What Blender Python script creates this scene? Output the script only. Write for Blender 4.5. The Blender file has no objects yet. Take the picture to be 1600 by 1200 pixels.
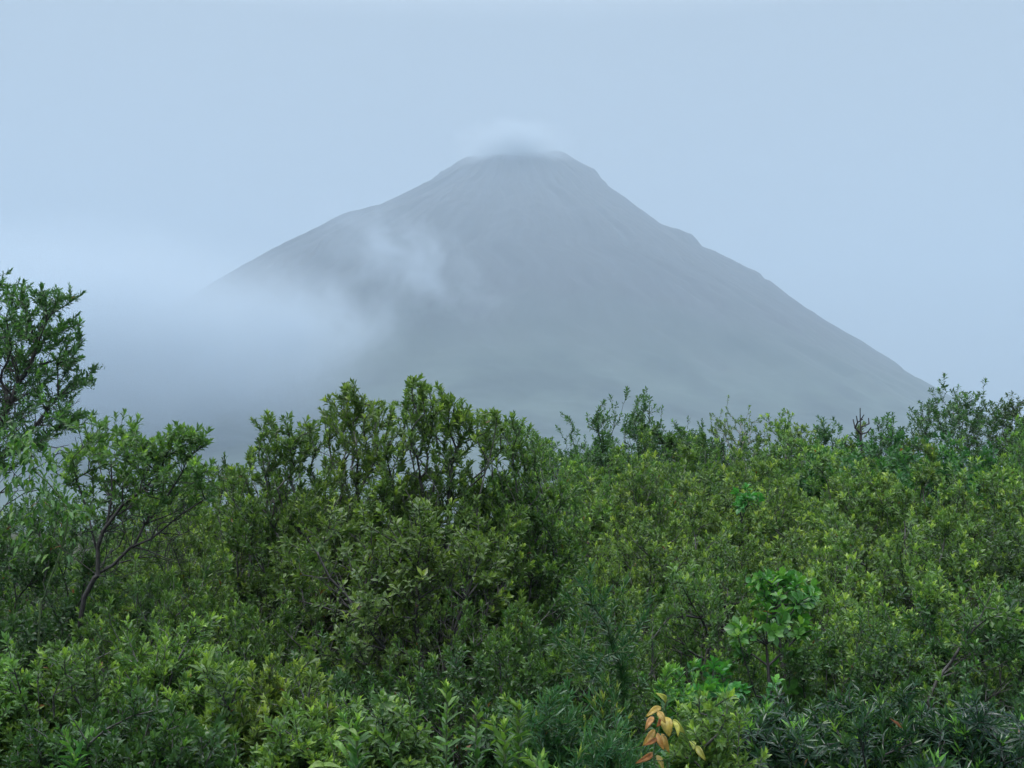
import bpy, math, random
import numpy as np
from mathutils import Vector, Euler

# ------------------------------------------------------------------ camera, sky, sun, exposure
scn = bpy.context.scene
col = scn.collection
R = math.radians
F, HOR, CAMZ = 1716.0, 740.0, 2.6          # focal length in photo pixels, horizon row, eye height
PITCH = math.atan((HOR - 600) / F)
cam_d = bpy.data.cameras.new('camera'); cam = bpy.data.objects.new('camera', cam_d); col.objects.link(cam)
cam.location = (0, 0, CAMZ); cam.rotation_euler = (R(90) + PITCH, 0, 0)
cam_d.sensor_width = 36; cam_d.lens = F / 1600 * 36
cam_d.clip_start = 0.1; cam_d.clip_end = 30000
scn.camera = cam
scn.render.resolution_x, scn.render.resolution_y = 1024, 768

SUN_EL, SUN_AZ = R(58), R(-150)            # azimuth from +Y (north) towards +X
world = bpy.data.worlds.new('World'); scn.world = world; world.use_nodes = True
nt = world.node_tree; nt.nodes.clear()
def N(tree, typ, **kw):
    n = tree.nodes.new(typ)
    for k, v in kw.items(): setattr(n, k, v)
    return n
out = N(nt, 'ShaderNodeOutputWorld'); bg = N(nt, 'ShaderNodeBackground')
sky = N(nt, 'ShaderNodeTexSky', sky_type='NISHITA', sun_disc=False)
sky.sun_elevation = SUN_EL; sky.sun_rotation = SUN_AZ; sky.dust_density = 4.0; sky.altitude = 500
tc = N(nt, 'ShaderNodeTexCoord'); sep = N(nt, 'ShaderNodeSeparateXYZ')
nt.links.new(tc.outputs['Generated'], sep.inputs[0])
grad = N(nt, 'ShaderNodeMapRange'); grad.inputs['From Min'].default_value = -0.05; grad.inputs['From Max'].default_value = 0.9
nt.links.new(sep.outputs['Z'], grad.inputs['Value'])
cr = N(nt, 'ShaderNodeValToRGB')           # overcast cloud deck: brighter overhead than at the horizon
cr.color_ramp.elements[0].color = (0.178, 0.210, 0.240, 1)
cr.color_ramp.elements[1].color = (1.7, 1.8, 1.9, 1)
e = cr.color_ramp.elements.new(0.46); e.color = (0.208, 0.242, 0.272, 1)
nt.links.new(grad.outputs[0], cr.inputs[0])
wn = N(nt, 'ShaderNodeTexNoise'); wn.inputs['Scale'].default_value = 2.2; wn.inputs['Detail'].default_value = 4
nt.links.new(tc.outputs['Generated'], wn.inputs['Vector'])
wr = N(nt, 'ShaderNodeMapRange'); wr.inputs['To Min'].default_value = 9.4; wr.inputs['To Max'].default_value = 10.9
nt.links.new(wn.outputs[0], wr.inputs['Value'])
mul = N(nt, 'ShaderNodeVectorMath', operation='SCALE')
nt.links.new(cr.outputs[0], mul.inputs[0]); nt.links.new(wr.outputs[0], mul.inputs['Scale'])
mix = N(nt, 'ShaderNodeMix', data_type='RGBA'); mix.inputs['Factor'].default_value = 0.92
nt.links.new(sky.outputs[0], mix.inputs['A']); nt.links.new(mul.outputs[0], mix.inputs['B'])
nt.links.new(mix.outputs['Result'], bg.inputs['Color']); bg.inputs['Strength'].default_value = 0.1
nt.links.new(bg.outputs[0], out.inputs['Surface'])

sd = bpy.data.lights.new('sun', 'SUN'); sd.energy = 1.5; sd.angle = R(25); sd.color = (1.0, 0.97, 0.92)
sun = bpy.data.objects.new('sun', sd); col.objects.link(sun)
sv = Vector((math.sin(SUN_AZ) * math.cos(SUN_EL), math.cos(SUN_AZ) * math.cos(SUN_EL), math.sin(SUN_EL)))
sun.rotation_euler = sv.to_track_quat('Z', 'Y').to_euler()

scn.view_settings.view_transform = 'Standard'; scn.view_settings.look = 'None'
scn.view_settings.exposure = 1.1; scn.view_settings.gamma = 1; scn.view_settings.use_curve_mapping = False
scn.cycles.use_denoising = True
scn.cycles.max_bounces = 10; scn.cycles.diffuse_bounces = 5; scn.cycles.glossy_bounces = 1
scn.cycles.transmission_bounces = 2; scn.cycles.volume_bounces = 8; scn.cycles.transparent_max_bounces = 8
scn.cycles.volume_step_rate = 0.4

def pt(px, py, Y):
    """World point at depth Y (metres along +Y) behind photo pixel (px, py)."""
    a, b = (px - 800) / F, (600 - py) / F
    dy = math.cos(PITCH) - b * math.sin(PITCH); dz = math.sin(PITCH) + b * math.cos(PITCH)
    return Vector((a / dy * Y, Y, CAMZ + dz / dy * Y))

# ------------------------------------------------------------------ materials
def mat(name):
    m = bpy.data.materials.new(name); m.use_nodes = True; m.node_tree.nodes.clear()
    return m, m.node_tree, N(m.node_tree, 'ShaderNodeOutputMaterial')

def mathn(t, op, a, b=None, c=None, clamp=False):
    n = N(t, 'ShaderNodeMath', operation=op); n.use_clamp = clamp
    for i, v in enumerate((a, b, c)):
        if v is None: continue
        if hasattr(v, 'links') or hasattr(v, 'is_output'): t.links.new(v, n.inputs[i])
        else: n.inputs[i].default_value = v
    return n.outputs[0]

def leaf_mat(name, dark, light, young, rough=0.38, transl=0.38, spec=0.5, brown=(0.16, 0.07, 0.03)):
    """tint.r = random per leaf, tint.g = youth (1 = fresh shoot), tint.b = 1 on dying leaves."""
    m, t, o = mat(name)
    at = N(t, 'ShaderNodeAttribute', attribute_name='tint'); s = N(t, 'ShaderNodeSeparateColor')
    t.links.new(at.outputs['Color'], s.inputs[0])
    oi = N(t, 'ShaderNodeObjectInfo')
    def mx(f, a, b):
        n = N(t, 'ShaderNodeMix', data_type='RGBA')
        t.links.new(f, n.inputs['Factor'])
        for key, v in (('A', a), ('B', b)):
            if isinstance(v, tuple): n.inputs[key].default_value = (*v, 1)
            else: t.links.new(v, n.inputs[key])
        return n.outputs['Result']
    c = mx(s.outputs['Red'], dark, light)
    c = mx(s.outputs['Green'], c, young)
    c = mx(s.outputs['Blue'], c, brown)
    hsv = N(t, 'ShaderNodeHueSaturation'); t.links.new(c, hsv.inputs['Color'])
    t.links.new(mathn(t, 'MULTIPLY_ADD', oi.outputs['Random'], 0.035, 0.485), hsv.inputs['Hue'])
    t.links.new(mathn(t, 'MULTIPLY_ADD', mathn(t, 'FRACT', mathn(t, 'MULTIPLY', oi.outputs['Random'], 7.3)), 0.5, 0.85), hsv.inputs['Value'])
    c = hsv.outputs['Color']
    tn = N(t, 'ShaderNodeTexCoord'); bn = N(t, 'ShaderNodeTexNoise'); bn.inputs['Scale'].default_value = 70; bn.inputs['Detail'].default_value = 3
    t.links.new(tn.outputs['Object'], bn.inputs['Vector'])
    br = N(t, 'ShaderNodeMapRange'); br.inputs['From Min'].default_value = .3; br.inputs['From Max'].default_value = .7; br.inputs['To Min'].default_value = .68; br.inputs['To Max'].default_value = 1.25
    t.links.new(bn.outputs[0], br.inputs['Value'])
    bl = N(t, 'ShaderNodeVectorMath', operation='SCALE'); t.links.new(c, bl.inputs[0]); t.links.new(br.outputs[0], bl.inputs['Scale']); c = bl.outputs[0]
    p = N(t, 'ShaderNodeBsdfPrincipled'); t.links.new(c, p.inputs['Base Color'])
    p.inputs['Roughness'].default_value = rough; p.inputs['Specular IOR Level'].default_value = spec
    tr = N(t, 'ShaderNodeBsdfTranslucent')
    g = N(t, 'ShaderNodeVectorMath', operation='MULTIPLY'); t.links.new(c, g.inputs[0]); g.inputs[1].default_value = (1.3, 1.45, 0.6)
    t.links.new(g.outputs[0], tr.inputs['Color'])
    ms = N(t, 'ShaderNodeMixShader'); ms.inputs[0].default_value = transl
    t.links.new(p.outputs[0], ms.inputs[1]); t.links.new(tr.outputs[0], ms.inputs[2])
    t.links.new(ms.outputs[0], o.inputs[0])
    return m

def bark_mat(name, a, b, rough=0.85):
    m, t, o = mat(name)
    tcn = N(t, 'ShaderNodeTexCoord'); n = N(t, 'ShaderNodeTexNoise'); n.inputs['Scale'].default_value = 14; n.inputs['Detail'].default_value = 5
    t.links.new(tcn.outputs['Object'], n.inputs['Vector'])
    r = N(t, 'ShaderNodeValToRGB'); r.color_ramp.elements[0].position = 0.38; r.color_ramp.elements[1].position = 0.66
    r.color_ramp.elements[0].color = (*a, 1); r.color_ramp.elements[1].color = (*b, 1)
    t.links.new(n.outputs[0], r.inputs[0])
    p = N(t, 'ShaderNodeBsdfPrincipled'); t.links.new(r.outputs[0], p.inputs['Base Color']); p.inputs['Roughness'].default_value = rough
    bp = N(t, 'ShaderNodeBump'); bp.inputs['Strength'].default_value = 0.4; bp.inputs['Distance'].default_value = 0.01
    t.links.new(n.outputs[0], bp.inputs['Height']); t.links.new(bp.outputs[0], p.inputs['Normal'])
    t.links.new(p.outputs[0], o.inputs[0])
    return m

# ------------------------------------------------------------------ mesh helpers
def mesh_obj(name, verts, faces_tri, material, parent=None, attr=None, smooth=False):
    me = bpy.data.meshes.new(name)
    verts = np.asarray(verts, np.float32); f = np.asarray(faces_tri, np.int32); k = f.shape[1]
    me.vertices.add(len(verts)); me.vertices.foreach_set('co', verts.ravel())
    me.loops.add(f.size); me.loops.foreach_set('vertex_index', f.ravel())
    me.polygons.add(len(f)); me.polygons.foreach_set('loop_start', np.arange(0, f.size, k, dtype=np.int32))
    me.polygons.foreach_set('loop_total', np.full(len(f), k, np.int32))
    if smooth: me.polygons.foreach_set('use_smooth', np.ones(len(f), bool))
    if attr is not None:
        an, data = attr
        a = me.color_attributes.new(an, 'FLOAT_COLOR', 'POINT'); a.data.foreach_set('color', np.asarray(data, np.float32).ravel())
    me.update(); me.validate()
    me.materials.append(material)
    o = bpy.data.objects.new(name, me); col.objects.link(o)
    if parent is not None: o.parent = parent
    return o

def tag(o, label=None, cat=None, group=None, kind=None):
    for k, v in (('label', label), ('category', cat), ('group', group), ('kind', kind)):
        if v: o[k] = v
    return o

# ------------------------------------------------------------------ terrain
def vnoise(x, y, seed=0):
    """smooth value noise, vectorised"""
    xi, yi = np.floor(x).astype(np.int64), np.floor(y).astype(np.int64); fx, fy = x - xi, y - yi
    fx = fx * fx * (3 - 2 * fx); fy = fy * fy * (3 - 2 * fy)
    def h(a, b):
        n = (a * 374761393 + b * 668265263 + seed * 1442695041) & 0xffffffff
        n = ((n ^ (n >> 13)) * 1274126177) & 0xffffffff
        return ((n ^ (n >> 16)) & 0xffff) / 65535.0
    return (h(xi, yi) * (1 - fx) + h(xi + 1, yi) * fx) * (1 - fy) + (h(xi, yi + 1) * (1 - fx) + h(xi + 1, yi + 1) * fx) * fy
def fbm(x, y, seed=0, oct=4):
    s, a = 0, 0.5
    for i in range(oct): s = s + a * (vnoise(x * 2 ** i, y * 2 ** i, seed + i) - 0.5); a *= 0.5
    return s

def ground_z(x, y):
    d = np.sqrt(x * x + y * y)
    t = np.clip((d - 35) / 450, 0, 1); t = t * t * (3 - 2 * t)
    return -48 * t + 0.12 * fbm(x * 0.5, y * 0.5, 3) + 22 * t * fbm(x * 0.004, y * 0.004, 5)

def build_ground():
    nr, na = 90, 180
    r = np.concatenate([[0.0], np.geomspace(0.8, 7000, nr - 1)]); a = np.linspace(0, 2 * np.pi, na, endpoint=False)
    rr, aa = np.meshgrid(r, a, indexing='ij'); x, y = rr * np.cos(aa), rr * np.sin(aa)
    v = np.stack([x, y, ground_z(x, y)], -1).reshape(-1, 3)
    i, j = np.meshgrid(np.arange(nr - 1), np.arange(na), indexing='ij'); j2 = (j + 1) % na
    f = np.stack([i * na + j, (i + 1) * na + j, (i + 1) * na + j2, i * na + j2], -1).reshape(-1, 4)
    m, t, o = mat('soil_and_scrub')
    tcn = N(t, 'ShaderNodeTexCoord'); n = N(t, 'ShaderNodeTexNoise'); n.inputs['Scale'].default_value = 1.7; n.inputs['Detail'].default_value = 8
    n2 = N(t, 'ShaderNodeTexNoise'); n2.inputs['Scale'].default_value = 0.012; n2.inputs['Detail'].default_value = 9
    for q in (n, n2): t.links.new(tcn.outputs['Object'], q.inputs['Vector'])
    r1 = N(t, 'ShaderNodeValToRGB'); r1.color_ramp.elements[0].color = (0.018, 0.014, 0.010, 1); r1.color_ramp.elements[1].color = (0.045, 0.05, 0.02, 1)
    r1.color_ramp.elements[0].position = .35; r1.color_ramp.elements[1].position = .65
    r2 = N(t, 'ShaderNodeValToRGB'); r2.color_ramp.elements[0].color = (0.02, 0.045, 0.018, 1); r2.color_ramp.elements[1].color = (0.06, 0.09, 0.035, 1)
    r2.color_ramp.elements[0].position = .38; r2.color_ramp.elements[1].position = .62
    t.links.new(n.outputs[0], r1.inputs[0]); t.links.new(n2.outputs[0], r2.inputs[0])
    sp = N(t, 'ShaderNodeVectorMath', operation='LENGTH'); t.links.new(tcn.outputs['Object'], sp.inputs[0])
    mr = N(t, 'ShaderNodeMapRange'); mr.inputs['From Min'].default_value = 40; mr.inputs['From Max'].default_value = 120
    t.links.new(sp.outputs['Value'], mr.inputs['Value'])
    mx = N(t, 'ShaderNodeMix', data_type='RGBA'); t.links.new(mr.outputs[0], mx.inputs['Factor'])
    t.links.new(r1.outputs[0], mx.inputs['A']); t.links.new(r2.outputs[0], mx.inputs['B'])
    p = N(t, 'ShaderNodeBsdfPrincipled'); p.inputs['Roughness'].default_value = 0.95; t.links.new(mx.outputs['Result'], p.inputs['Base Color'])
    t.links.new(p.outputs[0], o.inputs[0])
    tag(mesh_obj('ground', v, f, m, smooth=True), kind='structure')
build_ground()

D = 3500.0                                   # distance of the volcano's axis
def build_mountain():
    L = [(800, 237), (775, 238), (742, 241), (722, 244), (708, 252), (690, 267), (686, 270), (681, 269), (679, 276), (668, 284), (658, 291), (654, 298), (622, 313), (590, 330), (562, 345), (540, 350), (515, 357), (480, 378),
         (445, 400), (400, 416), (370, 434), (330, 455), (270, 490), (200, 530), (120, 575), (30, 622), (-90, 672), (-260, 715), (-480, 748), (-800, 768), (-1300, 790)]
    Rr = [(800, 236), (830, 236), (862, 234), (878, 234), (889, 238), (905, 249), (928, 264), (938, 269), (943, 278), (954, 288), (957, 295), (975, 308), (1005, 330), (1050, 365), (1076, 373), (1097, 381), (1104, 390), (1108, 398),
          (1130, 412), (1190, 440), (1204, 449), (1208, 457), (1218, 461), (1265, 492), (1320, 525), (1352, 541), (1400, 570), (1440, 598), (1470, 615), (1560, 664), (1680, 708), (1850, 742), (2100, 765), (2900, 790)]
    def prof(P):
        al = np.arctan(np.array([abs(p[0] - 800) / F for p in P]))      # a cone is seen along its tangent, nearer than its axis
        return D * np.sin(al), CAMZ + np.array([(HOR - p[1]) / F for p in P]) * D * np.cos(al) ** 2
    rl, hl = prof(L); rR, hR = prof(Rr)
    nr, na = 300, 720
    r = np.concatenate([np.linspace(0, 1800, 240), np.linspace(1820, 4200, 60)])
    a = np.linspace(0, 2 * np.pi, na, endpoint=False)
    rr, aa = np.meshgrid(r, a, indexing='ij')
    hL_, hR_ = np.interp(rr, rl, hl), np.interp(rr, rR, hR)
    def smooth(hh):                                                # the notches belong to the two ridges only
        k = np.ones(41) / 41; q = np.convolve(np.pad(hh[:240, 0], 20, mode='edge'), k, 'valid'); o_ = hh.copy(); o_[:240] = q[:, None]
        o_[:, :] = o_; o_[220:] = hh[220:]; return o_
    dt = np.clip((np.abs(np.cos(aa)) - .72) / .22, 0, 1); dt = dt * dt * (3 - 2 * dt)
    hL_ = smooth(hL_) * (1 - dt) + hL_ * dt; hR_ = smooth(hR_) * (1 - dt) + hR_ * dt
    w = 0.5 + 0.5 * np.cos(aa); w = w * w * (3 - 2 * w)
    h = hL_ * (1 - w) + hR_ * w
    # radial gullies, widening downhill and fading towards the silhouette rows
    ca, sa = np.cos(aa), np.sin(aa)
    wob = fbm(rr * 0.003, aa * 0 + 2, 11) * 0.25 + fbm(rr * 0.012, aa * 0 + 2, 13) * 0.05
    u = (aa + wob) * 6.0
    g = fbm(np.mod(u, 1000), rr * 0.0012, 21, 5)
    g2 = fbm(np.mod((aa + wob) * 22, 1000), rr * 0.003, 31, 4)
    env = np.clip((rr - 150) / 500, 0, 1)
    side = np.clip(np.abs(sa) * 1.6, 0.12, 1)
    h = h + (g * 80 * env + g2 * 26 * np.clip((rr - 150) / 250, 0, 1)) * side * np.clip((2300 - rr) / 1300, 0.25, 1)
    x = rr * ca; y = rr * sa
    h = h + fbm(x * 0.02, y * 0.02, 41, 4) * 11 * np.clip((rr - 120) / 200, 0, 1)
    # small rock steps on the crest lines
    h = np.maximum(h, -90)
    v = np.stack([x, y, h], -1).reshape(-1, 3)
    i, j = np.meshgrid(np.arange(nr - 1), np.arange(na), indexing='ij'); j2 = (j + 1) % na
    f = np.stack([i * na + j, (i + 1) * na + j, (i + 1) * na + j2, i * na + j2], -1).reshape(-1, 4)
    at = np.stack([np.mod(u, 1000) / 6, rr / 1000, g + 0.5, np.ones_like(rr)], -1).reshape(-1, 4)
    m, t, o = mat('volcano_slope')
    A = N(t, 'ShaderNodeAttribute', attribute_name='slope'); tcn = N(t, 'ShaderNodeTexCoord')
    sc = N(t, 'ShaderNodeVectorMath', operation='MULTIPLY'); sc.inputs[1].default_value = (34, 2.0, 0); t.links.new(A.outputs['Vector'], sc.inputs[0])
    n1 = N(t, 'ShaderNodeTexNoise'); n1.inputs['Scale'].default_value = 1; n1.inputs['Detail'].default_value = 8; n1.inputs['Roughness'].default_value = 0.7; n1.inputs['Distortion'].default_value = 0.5
    t.links.new(sc.outputs[0], n1.inputs['Vector'])
    n2 = N(t, 'ShaderNodeTexNoise'); n2.inputs['Scale'].default_value = 0.006; n2.inputs['Detail'].default_value = 8; t.links.new(tcn.outputs['Object'], n2.inputs['Vector'])
    rock = N(t, 'ShaderNodeValToRGB'); rock.color_ramp.elements[0].position = .36; rock.color_ramp.elements[1].position = .66
    rock.color_ramp.elements[0].color = (0.018, 0.020, 0.023, 1); rock.color_ramp.elements[1].color = (0.036, 0.042, 0.052, 1)
    veg = N(t, 'ShaderNodeValToRGB'); veg.color_ramp.elements[0].position = .36; veg.color_ramp.elements[1].position = .64
    veg.color_ramp.elements[0].color = (0.020, 0.036, 0.034, 1); veg.color_ramp.elements[1].color = (0.058, 0.086, 0.074, 1)
    t.links.new(n1.outputs[0], rock.inputs[0]); t.links.new(n2.outputs[0], veg.inputs[0])
    s = N(t, 'ShaderNodeSeparateXYZ'); t.links.new(tcn.outputs['Object'], s.inputs[0])
    hh = mathn(t, 'ADD', s.outputs['Z'], mathn(t, 'MULTIPLY_ADD', n2.outputs[0], 500, -250))
    mr = N(t, 'ShaderNodeMapRange'); mr.inputs['From Min'].default_value = 200; mr.inputs['From Max'].default_value = 420; t.links.new(hh, mr.inputs['Value'])
    mx = N(t, 'ShaderNodeMix', data_type='RGBA'); t.links.new(mr.outputs[0], mx.inputs['Factor'])
    t.links.new(veg.outputs[0], mx.inputs['A']); t.links.new(rock.outputs[0], mx.inputs['B'])
    p = N(t, 'ShaderNodeBsdfPrincipled'); p.inputs['Roughness'].default_value = 0.95; t.links.new(mx.outputs['Result'], p.inputs['Base Color'])
    t.links.new(p.outputs[0], o.inputs[0])
    ob = mesh_obj('mountain', v, f, m, attr=('slope', at), smooth=True); ob.location = (0, D, 0)
    tag(ob, 'steep grey conical volcano fading into haze with its summit in cloud', None, None, 'structure')
build_mountain()

# ------------------------------------------------------------------ haze and cloud volumes
def build_haze():
    m, t, o = mat('haze_air')
    pv = N(t, 'ShaderNodeVolumePrincipled'); pv.inputs['Color'].default_value = (0.515, 0.625, 0.745, 1); pv.inputs['Density'].default_value = 0.00029
    pv.inputs['Anisotropy'].default_value = 0.0
    t.links.new(pv.outputs[0], o.inputs['Volume'])
    x0, x1, y0, y1, z0, z1 = -7600, 7600, -7600, 7800, -110, 1500
    v = [(x, y, z) for z in (z0, z1) for y in (y0, y1) for x in (x0, x1)]
    f = [(0, 2, 3, 1), (4, 5, 7, 6), (0, 1, 5, 4), (2, 6, 7, 3), (0, 4, 6, 2), (1, 3, 7, 5)]
    tag(mesh_obj('haze', v, f, m), kind='stuff')
build_haze()

def cloud(name, px, py, Y, rx_px, rz_px, ry, dens, nscale, bias, amp, label, seed, stretch=(1, 1, 1), rot=0, power=1.0, tilt=0, colr=(.64, .72, .80), detail=5, kind=None, group=None):
    """soft volume of droplets: density = falloff from the centre broken up by noise"""
    m, t, o = mat(name + '_droplets')
    tcn = N(t, 'ShaderNodeTexCoord'); ge = N(t, 'ShaderNodeNewGeometry')
    ln = N(t, 'ShaderNodeVectorMath', operation='LENGTH'); t.links.new(tcn.outputs['Object'], ln.inputs[0])
    mp = N(t, 'ShaderNodeMapping'); mp.inputs['Location'].default_value = (seed, seed * 2.3, 0)
    mp.inputs['Scale'].default_value = tuple(nscale * s for s in stretch); mp.inputs['Rotation'].default_value = (0, R(rot), 0)
    t.links.new(ge.outputs['Position'], mp.inputs['Vector'])
    n = N(t, 'ShaderNodeTexNoise'); n.inputs['Scale'].default_value = 1; n.inputs['Detail'].default_value = detail; n.inputs['Roughness'].default_value = 0.6; n.inputs['Distortion'].default_value = 0.6
    t.links.new(mp.outputs[0], n.inputs['Vector'])
    fall = mathn(t, 'SUBTRACT', 1.0, ln.outputs['Value'], clamp=True)
    fall = mathn(t, 'POWER', fall, power)
    nn = mathn(t, 'MULTIPLY_ADD', n.outputs[0], amp, -amp / 2)
    d = mathn(t, 'ADD', mathn(t, 'ADD', fall, bias), nn)
    d = mathn(t, 'MULTIPLY', mathn(t, 'MAXIMUM', d, 0.0), fall)
    d = mathn(t, 'MULTIPLY', d, dens)
    pv = N(t, 'ShaderNodeVolumePrincipled'); pv.inputs['Color'].default_value = (*colr, 1); pv.inputs['Anisotropy'].default_value = 0.2
    t.links.new(d, pv.inputs['Density']); t.links.new(pv.outputs[0], o.inputs['Volume'])
    nu, nv = 24, 12; vs = [(0, 0, -1)]; fs = []
    for i in range(1, nv):
        for j in range(nu):
            th, ph = math.pi * i / nv, 2 * math.pi * j / nu
            vs.append((math.sin(th) * math.cos(ph), math.sin(th) * math.sin(ph), -math.cos(th)))
    vs.append((0, 0, 1)); tp = len(vs) - 1
    for j in range(nu):
        k = (j + 1) % nu
        fs.append((0, 1 + k, 1 + j)); fs.append((tp, 1 + (nv - 2) * nu + j, 1 + (nv - 2) * nu + k))
        for i in range(nv - 2):
            a, b, c, d2 = 1 + i * nu + j, 1 + i * nu + k, 1 + (i + 1) * nu + k, 1 + (i + 1) * nu + j
            fs += [(a, b, c), (a, c, d2)]
    ob = mesh_obj(name, vs, fs, m, smooth=True)
    ob.location = pt(px, py, Y); k = Y / F; ob.scale = (rx_px * k, ry, rz_px * k); ob.rotation_euler = (0, R(-tilt), 0)
    tag(ob, label, 'cloud', group, kind)
    return ob
cloud('cloud', 802, 232, 3300, 112, 46, 240, 0.045, 1 / 70, 0.0, 1.7, 'soft white cloud cap sitting on the summit of the volcano', 3.1, colr=(.59, .655, .71), detail=6)
cloud('mist_bank', 95, 565, 1900, 560, 240, 420, 0.024, 1 / 200, 0.15, 1.8, 'broad pale bank of mist covering the left foot of the volcano', 7.7, colr=(.68, .755, .825))
cloud('mist_bank', 440, 540, 2050, 300, 125, 260, 0.017, 1 / 90, -0.2, 3.4, 'torn low mist rolling over the lower left slope of the volcano', 4.3, tilt=24, detail=7, colr=(.62, .70, .78))
cloud('mist_bank', 640, 405, 2300, 220, 95, 220, 0.010, 1 / 65, -0.25, 3.8, 'thin wisps of mist drifting across the middle of the left flank', 1.3, tilt=-30, detail=8, colr=(.60, .68, .76))

# ------------------------------------------------------------------ plants: growing a branch skeleton towards its shoot tips
def norm(v): return v / np.maximum(np.linalg.norm(v, axis=-1, keepdims=True), 1e-9)

def grow(roots, targets, rng, step=0.11, paths=(), alpha=0.32, back=1.2, jit=0.012, up_end=0.35, sag=0.0):
    """Join every target to the nearest suitable node of the growing plant. Returns nodes, parent index, tip node of each target, tip axis."""
    cap = 600 + len(targets) * 8
    P = np.zeros((cap, 3)); par = np.full(cap, -1, np.int64); plen = np.zeros(cap); dr = np.zeros((cap, 3)); n = 0
    for r in roots: P[n] = r; dr[n] = (0, 0, 1); n += 1
    for path in paths:                                                # a given limb: a chain of nodes
        path = [np.array(q, float) for q in path]; prev = -1
        dd = [np.linalg.norm(P[:n] - path[0], axis=1)] if n else [np.array([9.])]
        prev = int(np.argmin(dd[0])) if n else -1; last = P[prev] if prev >= 0 else path[0]
        for q in path:
            k = max(1, int(np.linalg.norm(q - last) / step))
            for i in range(1, k + 1):
                p = last + (q - last) * i / k + rng.normal(0, jit * .6, 3); v = p - P[prev]; l = math.sqrt(v @ v) + 1e-9
                P[n] = p; par[n] = prev; plen[n] = plen[prev] + l * .4; dr[n] = v / l; prev = n; n += 1
            last = q
    base = np.mean(roots, 0)
    order = np.argsort(np.linalg.norm(targets - base, axis=1) + rng.normal(0, 0.12, len(targets)))
    tip = np.zeros(len(targets), np.int64)
    for q in order:
        T = targets[q]; d = T - P[:n]; L = np.linalg.norm(d, axis=1) + 1e-6
        cosb = (d * dr[:n]).sum(1) / L
        cost = L * (1 + back * np.maximum(0, 0.45 - cosb) + 0.8 * np.maximum(0, 0.2 - d[:, 2] / L)) + alpha * plen[:n]
        k = int(np.argmin(cost)); L = L[k]
        m = max(1, int(round(L / step)))
        while n + m >= cap:
            P = np.vstack([P, np.zeros((cap, 3))]); par = np.concatenate([par, np.full(cap, -1)]); plen = np.concatenate([plen, np.zeros(cap)]); dr = np.vstack([dr, np.zeros((cap, 3))]); cap *= 2
        u = d[k] / L
        c1 = P[k] + (dr[k] * 0.5 + u * 0.5) * L * 0.38
        ue = u + np.array([0, 0, up_end]); ue /= np.linalg.norm(ue)
        c2 = T - ue * L * 0.34
        prev = k
        for i in range(1, m + 1):
            t = i / m
            p = (1 - t) ** 3 * P[k] + 3 * t * (1 - t) ** 2 * c1 + 3 * t * t * (1 - t) * c2 + t ** 3 * T
            if i < m: p = p + rng.normal(0, jit, 3) * min(1, L * 3)
            v = p - P[prev]; l = math.sqrt(v @ v) + 1e-9
            P[n] = p; par[n] = prev; plen[n] = plen[prev] + l; dr[n] = v / l; prev = n; n += 1
        tip[q] = prev
    return P[:n], par[:n], dr[:n], tip, plen[:n]

def tubes(P, par, dr, tip, rmin, expo, sides=4, rmax=9.0):
    n = len(P); cnt = np.zeros(n); cnt[tip] += 1
    for i in range(n - 1, -1, -1):
        if par[i] >= 0: cnt[par[i]] += cnt[i]
    rad = np.minimum(rmin * np.maximum(cnt, 1) ** expo, rmax)
    # root flare
    e = np.nonzero(par >= 0)[0]; a = P[par[e]]; b = P[e]; d = norm(b - a)
    ref = np.where(np.abs(d[:, 2:3]) > 0.9, np.array([[1.0, 0, 0]]), np.array([[0, 0, 1.0]]))
    s = norm(np.cross(d, ref)); w = np.cross(d, s)
    ra = np.minimum(rad[par[e]], rad[e] * 1.35)[:, None]; rb = rad[e][:, None]
    V = []
    for k in range(sides):
        an = 2 * math.pi * k / sides; o = s * math.cos(an) + w * math.sin(an)
        V.append(a + o * ra - d * ra * 0.3)
    for k in range(sides):
        an = 2 * math.pi * k / sides; o = s * math.cos(an) + w * math.sin(an)
        V.append(b + o * rb)
    V = np.stack(V, 1).reshape(-1, 3); m = len(e); base = (np.arange(m) * 2 * sides)[:, None]
    Fq = []
    for k in range(sides):
        k2 = (k + 1) % sides; Fq.append(base + np.array([[k, k2, sides + k2, sides + k]]))
    return V, np.concatenate(Fq), rad

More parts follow.
